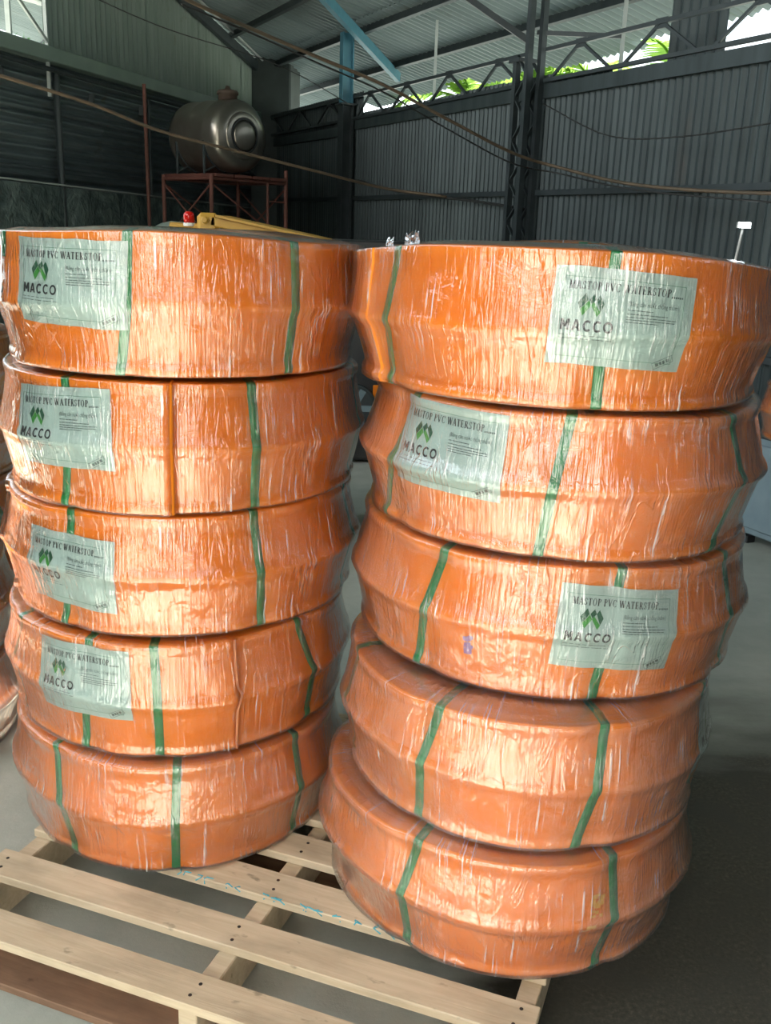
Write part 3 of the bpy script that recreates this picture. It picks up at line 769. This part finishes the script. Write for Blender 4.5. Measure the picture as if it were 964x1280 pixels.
def decal(key, name, th, z, w, h, n, mat, seed):
    root, cl = ROOTS[key]; rr = random.Random(seed); V = []; Fc = []
    for k in range(n):
        a = rr.uniform(-w/2, w/2); b = rr.uniform(-h/2, h/2); sx = rr.uniform(.0025, .006); sz = rr.uniform(.002, .004); c = len(V)
        for dx, dz in ((-1,-1), (1,-1), (1,1), (-1,1)): V.append(cl.at(th+math.degrees((a+dx*sx)/cl.R), z+b+dz*sz, .0022))
        Fc.append((c, c+1, c+2, c+3))
    mesh_obj(name, V, Fc, M[mat], root)['kind'] = 'stuff'
M['yellow_mark'] = simple('yellow_marker_paint', (.75, .42, .02), (.7, .36, .02), .5)
M['purple_mark'] = simple('purple_print', (.22, .10, .30), (.3, .15, .36), .5)
decal('R5', 'yellow_mark', 20.5, .185, .028, .05, 34, 'yellow_mark', 1); decal('R5', 'yellow_mark', 18, .135, .024, .012, 10, 'yellow_mark', 2)
decal('R3', 'purple_mark', -28, .095, .016, .04, 26, 'purple_mark', 3)
# ------------------------------------------------------------------ pallet
E1 = Vector((.9397, -.3420, 0)); E2 = Vector((.3420, .9397, 0)); ZA = Vector((0,0,1))
pallet = empty('wooden_pallet', E1*-.888 + E2*1.95, R_(-20)); tag(pallet, 'rough pine pallet carrying both stacks of orange coils', 'pallet')
prng = random.Random(11)
def board(name, e1a, e1b, e2a, e2b, z0, z1, mat, rz=0.):
    lx, ly, lz = e1b-e1a, e2b-e2a, z1-z0
    o = MB().box((0,0,0), (lx, ly, lz), None, .0025).build(name, M[mat], pallet)
    o.location = ((e1a+e1b)/2+.888, (e2a+e2b)/2-1.95, (z0+z1)/2); o.rotation_euler = (0, 0, R_(rz)); return o
NAIL = None
planks = []
for i, (a, b) in enumerate(((1.350,1.437), (1.527,1.618), (1.702,1.796), (1.862,1.955), (2.022,2.113), (2.182,2.273), (2.342,2.433), (2.50,2.592))):
    L0 = -1.553+prng.uniform(-.012, .012); L1 = -.222+prng.uniform(-.008, .008)
    p = board('plank', L0, L1, a, b, .118, .140, 'wood', prng.uniform(-.35, .35)); planks.append(p)
    for e1 in (-1.525, -.888, -.25):
        for d in (-.02, .02):
            lx = e1-(L0+L1)/2+prng.uniform(-.008, .008); ly = d+prng.uniform(-.006, .006)
            if NAIL is None: NAIL = o = MB().lathe([(.0042, -.004), (.0042, .0006), (.0036, .0010)], 8).build('nail', M['nail'], p)
            else: o = share(NAIL, p)
            o.location = (lx, ly, .0110)
for e1 in (-1.525, -.888, -.25): board('stringer', e1-.022, e1+.022, 1.362, 2.58, .020, .118, 'wood')
for a, b in ((1.352, 1.445), (1.92, 2.02), (2.49, 2.59)): board('bottom_board', -1.553, -.222, a, b, .001, .020, 'wood_dark')
# blue marker strokes on the front edge of one plank
mb = MB(); pr = random.Random(4); p1 = planks[2]
for x in (-.21,-.195,-.165,-.14,-.08,-.05,.02,.045,.06,.11,.13,.155,.20,.245,.25,.30,.335):
    x -= .02; n = pr.randint(2, 4); q = [(x, -.040, .0115)]
    for k in range(n): q.append((x+pr.uniform(-.012, .018), -.0473+pr.uniform(0, .01), .0114))
    q.append((x+pr.uniform(-.008, .012), -.0478, .0114 - pr.uniform(.004, .014)))
    mb.tube(q, .0016, 5)
mb.build('paint_mark', M['blue_paint'], p1)['kind'] = 'stuff'

# ------------------------------------------------------------------ other coils around
def plain_coil(loc, R, seed, film, desc, group, straps=((0,0,0), (70,70,70), (-70,-70,-70), (150,150,150))):
    root, cl = build_coil('waterstop_coil', loc, R, seed, list(straps), 200, .01, film, None, (0, 0), (1, 1), 120)
    return tag(root, desc, 'coil', group)
plain_coil((-1.640, 2.86, .004), .44, 21, 'film_d', 'wrapped coil on the floor at the left edge, lower of two', 'coils cut by the left edge')
plain_coil((-1.655, 2.87, .304), .445, 22, 'film_d', 'wrapped coil at the left edge resting on another coil on the floor', 'coils cut by the left edge')
for k in range(4):
    plain_coil((-2.035+.012*(k % 2), 4.0, .004+.30*k), .44, 30+k, 'film_c', ('lowest', 'second lowest', 'third lowest', 'uppermost')[k]+' coil of the shaded stack behind the left stack', 'shaded stack behind')

# right background: coil on a blue-grey cabinet
def cabinet(loc, size, rz, mat, desc, name='steel_cabinet'):
    r = empty(name, loc, rz); sx, sy, sz = size
    MB().box((0,0,sz/2+.03), (sx, sy, sz-.06), None, .01).build('body', M[mat], r)
    for s in (-1, 1):
        d = MB().box((s*sx*.245, -sy/2-.008, sz/2+.02), (sx*.46, .016, sz-.16), None, .005).build('door', M[mat], r)
        MB().box((-s*sx*.17+s*sx*.0, -.028, 0), (.015, .02, .09), None, .004).build('handle', M['steel_dark'], d).location = (s*sx*.245*1, -sy/2, sz/2)
    MB().box((0,0,sz-.012), (sx+.03, sy+.03, .024), None, .005).build('top', M['steel_dark'], r)
    for x in (-1, 1):
        for y in (-1, 1): MB().box((x*(sx/2-.05), y*(sy/2-.05), .02), (.06, .06, .04)).build('foot', M['black'], r)
    return tag(r, desc, 'cabinet')
cabinet((2.42, 5.05, 0), (.8, .5, .64), R_(-63), 'bluegrey', 'blue-grey steel cabinet at the right edge of the floor')
plain_coil((2.42, 5.05, .648), .44, 41, 'film_c', 'coil lying on the blue-grey cabinet at the right edge', 'coil at right')

# ------------------------------------------------------------------ machine between the stacks (dark press with hood)
r = empty('workshop_machine', (-.22, 7.2, 0)); tag(r, 'black workshop machine with a round fan seen between the two stacks', 'machine')
MB().box((.1, 0, .62), (.60, .7, 1.2), None, .02).build('housing', M['black'], r)
MB().box((.05, -.1, 1.545), (.95, .75, .05), None, .01).build('hood', M['black'], r)
for x in (-.3, .4): MB().box((x, -.3, 1.37), (.07, .07, .32)).build('post', M['black'], r)
MB().box((-.02, .1, 1.37), (.14, .3, .28), None, .005).build('panel', M['palewhite'], r)
MB().box((.15, -.37, .52), (.10, .04, .12), None, .005).build('guard', M['orange'], r)
fan = MB().lathe([(.16, 0), (.17, .01), (.17, .06), (.15, .07)], 28, (0, 0, 0), (Vector((1,0,0)), Vector((0,0,1)), Vector((0,-1,0)))).build('fan', M['steel_dark'], r); fan.location = (-.04, -.36, .42)
for k in range(6):
    a = k*math.pi/3; MB().bar((.03*math.cos(a), -.075, .03*math.sin(a)), (.15*math.cos(a), -.075, .15*math.sin(a)), .01, .045, up=(math.sin(a), .3, -math.cos(a))).build('blade', M['bluegrey'], fan)
# pale bench behind
r = empty('work_bench', (.45, 8.2, 0), R_(-25)); tag(r, 'pale topped bench by the rear wall beside the black machine', 'bench')
MB().box((0,0,1.50), (1.0, .4, .05), None, .005).build('bench_top', M['palewhite'], r)
for x in (-.45, .45):
    for y in (-.15, .15): MB().box((x, y, .74), (.05, .05, 1.475)).build('leg', M['steel_dark'], r)
MB().box((0,0,.6), (.95, .35, .03)).build('shelf', M['steel_dark'], r)

# ------------------------------------------------------------------ yellow machine with boom and red beacon
r = empty('boom_machine', (-.75, 5.3, 0)); tag(r, 'yellow steel boom of a machine showing above the left stack', 'machine')
def P(x, z, y=5.2): return Vector((x+.75, y-5.3, z))
for y in (5.05, 5.42): MB().bar(P(-.93, 1.662, y), P(-.36, 1.560, y), .05, .05, bev=.006).build('boom_beam', M['yellow'], r)
MB().bar(P(-.90, 1.685, 5.235), P(-.345, 1.585, 5.235), .46, .012).build('top_plate', M['yellow'], r)
lug = MB().box(P(-.945, 1.635, 5.05), (.11, .05, .13), None, .02).build('pivot_lug', M['yellow'], r)
MB().lathe([(.016, 0), (.02, .012), (.012, .02)], 12, P(-.955, 1.665, 5.02), (Vector((1,0,0)), Vector((0,0,1)), Vector((0,-1,0)))).build('pin', M['yellow'], lug)
MB().tube(smooth_path([P(-.96, 1.655, 5.1), P(-1.0, 1.632, 5.1), P(-1.05, 1.628, 5.1), P(-1.15, 1.632, 5.1)], 4), .018).build('curved_arm', M['yellow'], r)
for x in (-.42,):
    for y in (5.05, 5.42): MB().bar(P(x-.005, 1.55, y), P(x+.05, .5, y), .04, .04).build('support_leg', M['yellow'], r)
for y in (5.05, 5.42): MB().bar(P(-.94, 1.60, y), P(-.94, .5, y), .06, .06).build('support_leg', M['yellow'], r)
MB().box(P(-.68, .42, 5.235), (.8, .55, .3), None, .03).build('chassis', M['yellow'], r)
for x in (-.95, -.42):
    for y in (4.93, 5.53): MB().lathe([(.10, -.05), (.15, -.04), (.16, 0), (.15, .04), (.10, .05)], 20, P(x, .16, y), (Vector((1,0,0)), Vector((0,0,1)), Vector((0,-1,0)))).build('wheel', M['black'], r)
b = empty('warning_beacon', (-1.052, 5.10, 1.632)); tag(b, 'red rotating warning beacon beside the yellow boom', 'beacon')
MB().lathe([(.030, 0), (.032, .012), (.030, .016)], 20).build('base', M['white'], b)
MB().lathe([(.027, .016), (.028, .05), (.026, .062), (.018, .070), (.004, .073)], 20).build('lens', M['red_lens'], b, True)

# ------------------------------------------------------------------ tank on scaffold
HA = Vector((-.755, .656, 0)); HB = Vector((.656, .755, 0)); P0 = Vector((-1.93, 10.52, 0))
sc = empty('scaffold_tower', P0+HA*.4+HB*.5); tag(sc, 'rusty red scaffold tower carrying the steel tank', 'scaffold'); bpy.context.view_layer.update()
def S(a, b, z): return P0+HA*a+HB*b+Vector((0,0,z))
for a in (0, .82):
    for b in (0, 1.05): part_in(MB().tube([S(a, b, 0), S(a, b, 2.14 if b == 0 else 2.24)], .022).build('upright', M['scaf']), sc)
for z in (.5, 1.55, 2.10):
    for a in (0, .82): part_in(MB().tube([S(a, 0, z), S(a, 1.05, z)], .016).build('ledger', M['scaf']), sc)
    for b in (0, 1.05): part_in(MB().tube([S(0, b, z), S(.82, b, z)], .016).build('ledger', M['scaf']), sc)
for i in range(4): part_in(MB().box(S(.41, .15+i*.25, 2.135), (.9, .235, .03), (HA, HB, ZA)).build('deck_board', M['scaf']), sc)
for b in (.0, 1.05):
    part_in(MB().tube([S(0, b, 2.05), S(.82, b, 1.45)], .010).build('diagonal', M['scaf']), sc); part_in(MB().tube([S(.82, b, 2.05), S(0, b, 1.45)], .010).build('diagonal', M['scaf']), sc)
for a in (0, .82): part_in(MB().tube([S(a, 0, 2.05), S(a, 1.05, 1.45)], .010).build('diagonal', M['scaf']), sc)
for i in range(6): part_in(MB().tube([S(0, .78, .5+i*.28), S(0, 1.05, .5+i*.28)], .009).build('rung', M['scaf']), sc)
part_in(MB().tube([S(0, .78, .0), S(0, .78, 2.1)], .014).build('upright', M['scaf']), sc)
tk = empty('water_tank', S(.42, .5, 2.15)); tag(tk, 'stainless steel horizontal water tank on the scaffold', 'tank'); bpy.context.view_layer.update()
fc = S(-.0, .44, 2.545); axz = -HA; axx = HB; axy = ZA
prof_t = [(r*.9, h) for r, h in [(.001,-.93),(.15,-.925),(.28,-.90),(.36,-.86),(.395,-.82),(.41,-.78),(.416,-.74),(.41,-.72),(.41,-.52),(.416,-.50),(.41,-.48),(.41,-.26),(.416,-.24),(.41,-.22),(.41,-.12),(.395,-.06),(.36,-.02),(.30,.0),(.27,.005)]]
part_in(MB().lathe(prof_t, 48, fc, (axx, axy, axz)).build('shell', M['stainless'], None, True), tk)
part_in(MB().lathe([(.247,.0),(.23,.018),(.212,.014),(.195,.024),(.18,.018)], 40, fc, (axx, axy, axz)).build('end_ring', M['stainless'], None, True), tk)
part_in(MB().lathe([(.178,.014),(.178,.030),(.160,.030),(.160,.016)], 40, fc, (axx, axy, axz)).build('gasket', M['black'], None, False), tk)
part_in(MB().lathe([(.160,.018),(.13,.034),(.08,.042),(.002,.046)], 36, fc, (axx, axy, axz)).build('end_disc', M['stainless'], None, True), tk)
part_in(MB().lathe([(.10, -.06), (.10, .04), (.115, .045), (.115, .07), (.10, .085), (.03, .10), (.02, .13)], 24, S(.25, .44, 2.92)).build('filler_lid', M['tank_rust'], None, True), tk)
for a in (.22, .68):
    pts = [S(a, .44+.374*math.sin(R_(t)), 2.545-.374*math.cos(R_(t))) for t in range(-80, 81, 10)]
    part_in(MB().tube(pts, .012).build('saddle_band', M['steel_dark']), tk)
    for s in (-1, 1):
        part_in(MB().tube([S(a, .44+s*.355, 2.46), S(a, .44+s*.355, 2.15)], .014).build('saddle_leg', M['steel_dark']), tk)
        part_in(MB().tube([S(a, .44+s*.355, 2.17), S(a, .44+s*.2, 2.24)], .012).build('saddle_leg', M['steel_dark']), tk)
o = MB().tube([S(.95, -.10, 0), S(.98, -.10, 3.05)], .02).build('standing_pipe', M['scaf']); tag(o, 'thin rusty pipe standing left of the tank', 'pipe')

# plastic sheet hung on the lower left wall, tarp
V = []; Fc = []; nx, nz = 60, 16
for i in range(nx+1):
    for j in range(nz+1):
        u = 6.2+6.6*i/nx; z = .25+(1.98-.10*i/nx-.25)*j/nz
        d = .10+.05*mnoise.noise(Vector((u*2.2, z*1.1, 4)))+.02*mnoise.noise(Vector((u*7, z*3, 1)))
        V.append(LW(u, d, z))
for i in range(nx):
    for j in range(nz): k = i*(nz+1)+j; Fc.append((k, k+nz+1, k+nz+2, k+1))
tag(mesh_obj('plastic_sheet', V, Fc, M['plastic'], None, True), 'dark mottled plastic sheet hung along the lower left wall', 'plastic sheet')
tag(MB().tube([LW(6.2, .13, 2.0), LW(13.5, .13, 1.885)], .008).build('hanging_wire', M['palewhite']), 'pale wire holding up the plastic sheet on the left wall', 'wire')
V = []; Fc = []
for i in range(13):
    for j in range(9):
        x = i/12*1.2; y = j/8*.8
        V.append((x-.6, y-.4, 1.62+.10*mnoise.noise(Vector((x*4, y*4, 2)))-.9*abs(x-.6)**2))
for i in range(12):
    for j in range(8): k = i*9+j; Fc.append((k, k+9, k+10, k+1))
tp = empty('covered_pile', (-2.05, 9.9, 0)); tag(tp, 'pile under a pale tarp behind the red beacon', 'pile')
mesh_obj('tarp', V, Fc, M['tarp'], tp, True); MB().box((0,0,.6), (.9, .6, 1.2), None, .03).build('crate', M['wood_dark'], tp)

# cables
def cable(pts, r, mat, label, name='cable'):
    o = MB().tube(smooth_path(pts, 8), r, 6).build(name, M[mat], None, True); tag(o, label, 'cable', 'overhead cables')
cable([(-3.4,7.0,2.74),(-2.89,7.5,2.62),(-2.41,8,2.51),(-1.98,8.5,2.37),(-1.39,9,2.26),(-.72,9.5,2.14),(-.13,10,2.04),(.5,10.05,1.98)], .013, 'cable', 'brown cable drooping across in front of the steel tank')
cable([(-1.9,5.2,3.05),(-1.26,6,2.87),(-.96,6.6,2.83),(-.54,7,2.73),(-.12,7.3,2.62),(.36,7.6,2.44),(.88,7.9,2.25),(1.27,8,2.16),(1.67,7,2.0),(2.29,6,1.93),(2.9,5,1.93)], .012, 'cable', 'brown cable sagging from the roof to the lattice column and onward')
cable([(-1.26,6.05,2.84),(-.96,6.65,2.81),(-.54,7.05,2.70),(-.12,7.35,2.58),(.36,7.65,2.38),(.88,7.95,2.18),(1.27,8.05,2.12),(1.67,7.05,1.97),(2.29,6.05,1.88)], .006, 'cable_dark', 'thin dark cable hanging just under the brown sagging cable')
cable([(-.48,11.8,2.19),(.03,10.8,2.04),(.79,9.6,1.93),(1.12,8.85,1.86)], .012, 'cable_dark', 'dark cable looped between the blue column and the lattice column')
cable([(1.19,8.6,2.69),(1.54,7.6,2.37),(1.91,7,2.32),(2.3,6.2,2.35),(2.8,5.4,2.4)], .005, 'cable_dark', 'thin dark cable across the upper right wall')
cable([(-3.0,9.0,3.6),(-2.2,9.6,3.35),(-1.2,10.2,3.15),(-.55,11.9,3.0)], .005, 'cable_dark', 'thin dark cable running from the gable past the pillar')

# LED lamp on a thin pole
lp = empty('flood_lamp', BW(-4.72, -.258, 0)); tag(lp, 'small lit white lamp on a thin pole before the rear wall', 'lamp')
MB().tube([(-.03, 0, .0), (-.03, 0, 1.45), (.0, 0, 1.735)], .008).build('pole', M['white'], lp)
MB().lathe([(.10, 0), (.10, .015), (.03, .03)], 20).build('base', M['steel_dark'], lp).location = (-.03, 0, 0)
MB().box((0, -.01, 1.752), (.085, .03, .04), None, .004).build('head', M['white'], lp)
MB().box((0, -.027, 1.752), (.075, .004, .032)).build('led_face', M['led'], lp)

# ------------------------------------------------------------------ palms and bushes outside
def frond_mesh(L, seed, leaf=.42):
    rr = random.Random(seed); v = []; f = []; n = 34; path = []
    for i in range(n+1):
        t = i/n; path.append(Vector((L*t*(1-.12*t), 0, L*(.55*t-.62*t*t))))
    for i in range(2, n):
        p = path[i]; tg = (path[i+1]-path[i-1]).normalized(); t = i/n
        ll = leaf*math.sin(math.pi*min(1, .12+t*.85))**.7*L/1.6
        for s in (-1, 1):
            d = (Vector((0, s, 0))*.8 + tg*.55 + Vector((0, 0, -.25+rr.uniform(-.15, .15)))).normalized()
            a = p+tg*.016*L; b = p-tg*.016*L; tip = p+d*ll+Vector((0, 0, -.10*ll)); mid = p+d*ll*.55
            k = len(v); v += [a, b, mid-tg*.013*L, mid+tg*.013*L, tip]; f += [(k, k+1, k+2, k+3), (k+3, k+2, k+4)]
    k = len(v)
    m = MB(); m.tube(path[::3]+[path[-1]], .012*L, 5)
    b = len(v); v += m.v; f += [tuple(i+b for i in q) for q in m.f]
    return [tuple(p) for p in v], f
fv, ff = frond_mesh(1.7, 2)
FM = bpy.data.meshes.new('frond'); FM.from_pydata(fv, [], ff); FM.materials.append(M['leaf']); FM.update()
def palm(loc, h, n, s, seed, desc):
    r = empty('palm_tree', loc); rr = random.Random(seed)
    MB().tube([(0,0,0), (.03,.02,h*.5), (0,0,h)], [.10, .08, .07]).build('trunk', M['trunk'], r)
    for k in range(n):
        o = bpy.data.objects.new('frond', FM); link(o, r); o.location = (0, 0, h)
        o.rotation_euler = (0, R_(rr.uniform(-35, 35)), 2*math.pi*k/n+rr.uniform(-.25, .25)); o.scale = (s*rr.uniform(.85, 1.1),)*3
    return tag(r, desc, 'palm tree', 'palms outside')
palm((1.05, 15.2, 0), 3.45, 14, .85, 1, 'palm with yellowish fronds outside, left of the lattice column')
palm((1.95, 13.9, 0), 3.55, 14, .8, 2, 'palm outside directly behind the lattice column')
palm((2.55, 13.2, 0), 3.3, 13, .85, 3, 'palm outside just right of the lattice column')
palm((3.35, 12.3, 0), 3.2, 13, .8, 6, 'palm outside near the middle of the right bay')
palm((3.75, 11.0, 0), 3.2, 13, .8, 4, 'palm outside towards the far right')
def bush(loc, rx, rz, n, seed, desc):
    rr = random.Random(seed); r = empty('leafy_tree', loc); v = []; f = []
    for k in range(n):
        d = Vector((rr.gauss(0, 1), rr.gauss(0, 1), rr.gauss(0, 1))).normalized(); p = Vector((d.x*rx, d.y*rx, d.z*rz))*rr.uniform(.55, 1.0)
        a = Vector((rr.gauss(0, 1), rr.gauss(0, 1), rr.gauss(0, 1))).normalized(); b = a.cross(d).normalized(); s = rr.uniform(.05, .1)
        k0 = len(v); v += [p-a*s, p-b*s*.45, p+a*s, p+b*s*.45]; f.append((k0, k0+1, k0+2, k0+3))
    o = mesh_obj('foliage', [tuple(q) for q in v], f, M['leaf2'], r); o['kind'] = 'stuff'
    MB().tube([(0,0,-loc[2]), (0,0,-rz*.3)], .08).build('trunk', M['trunk'], r)
    return tag(r, desc, 'tree')
bush(tuple(LW(12.6, -2.6, 3.35)), 1.0, .65, 700, 3, 'small green tree outside the opening at the upper left')
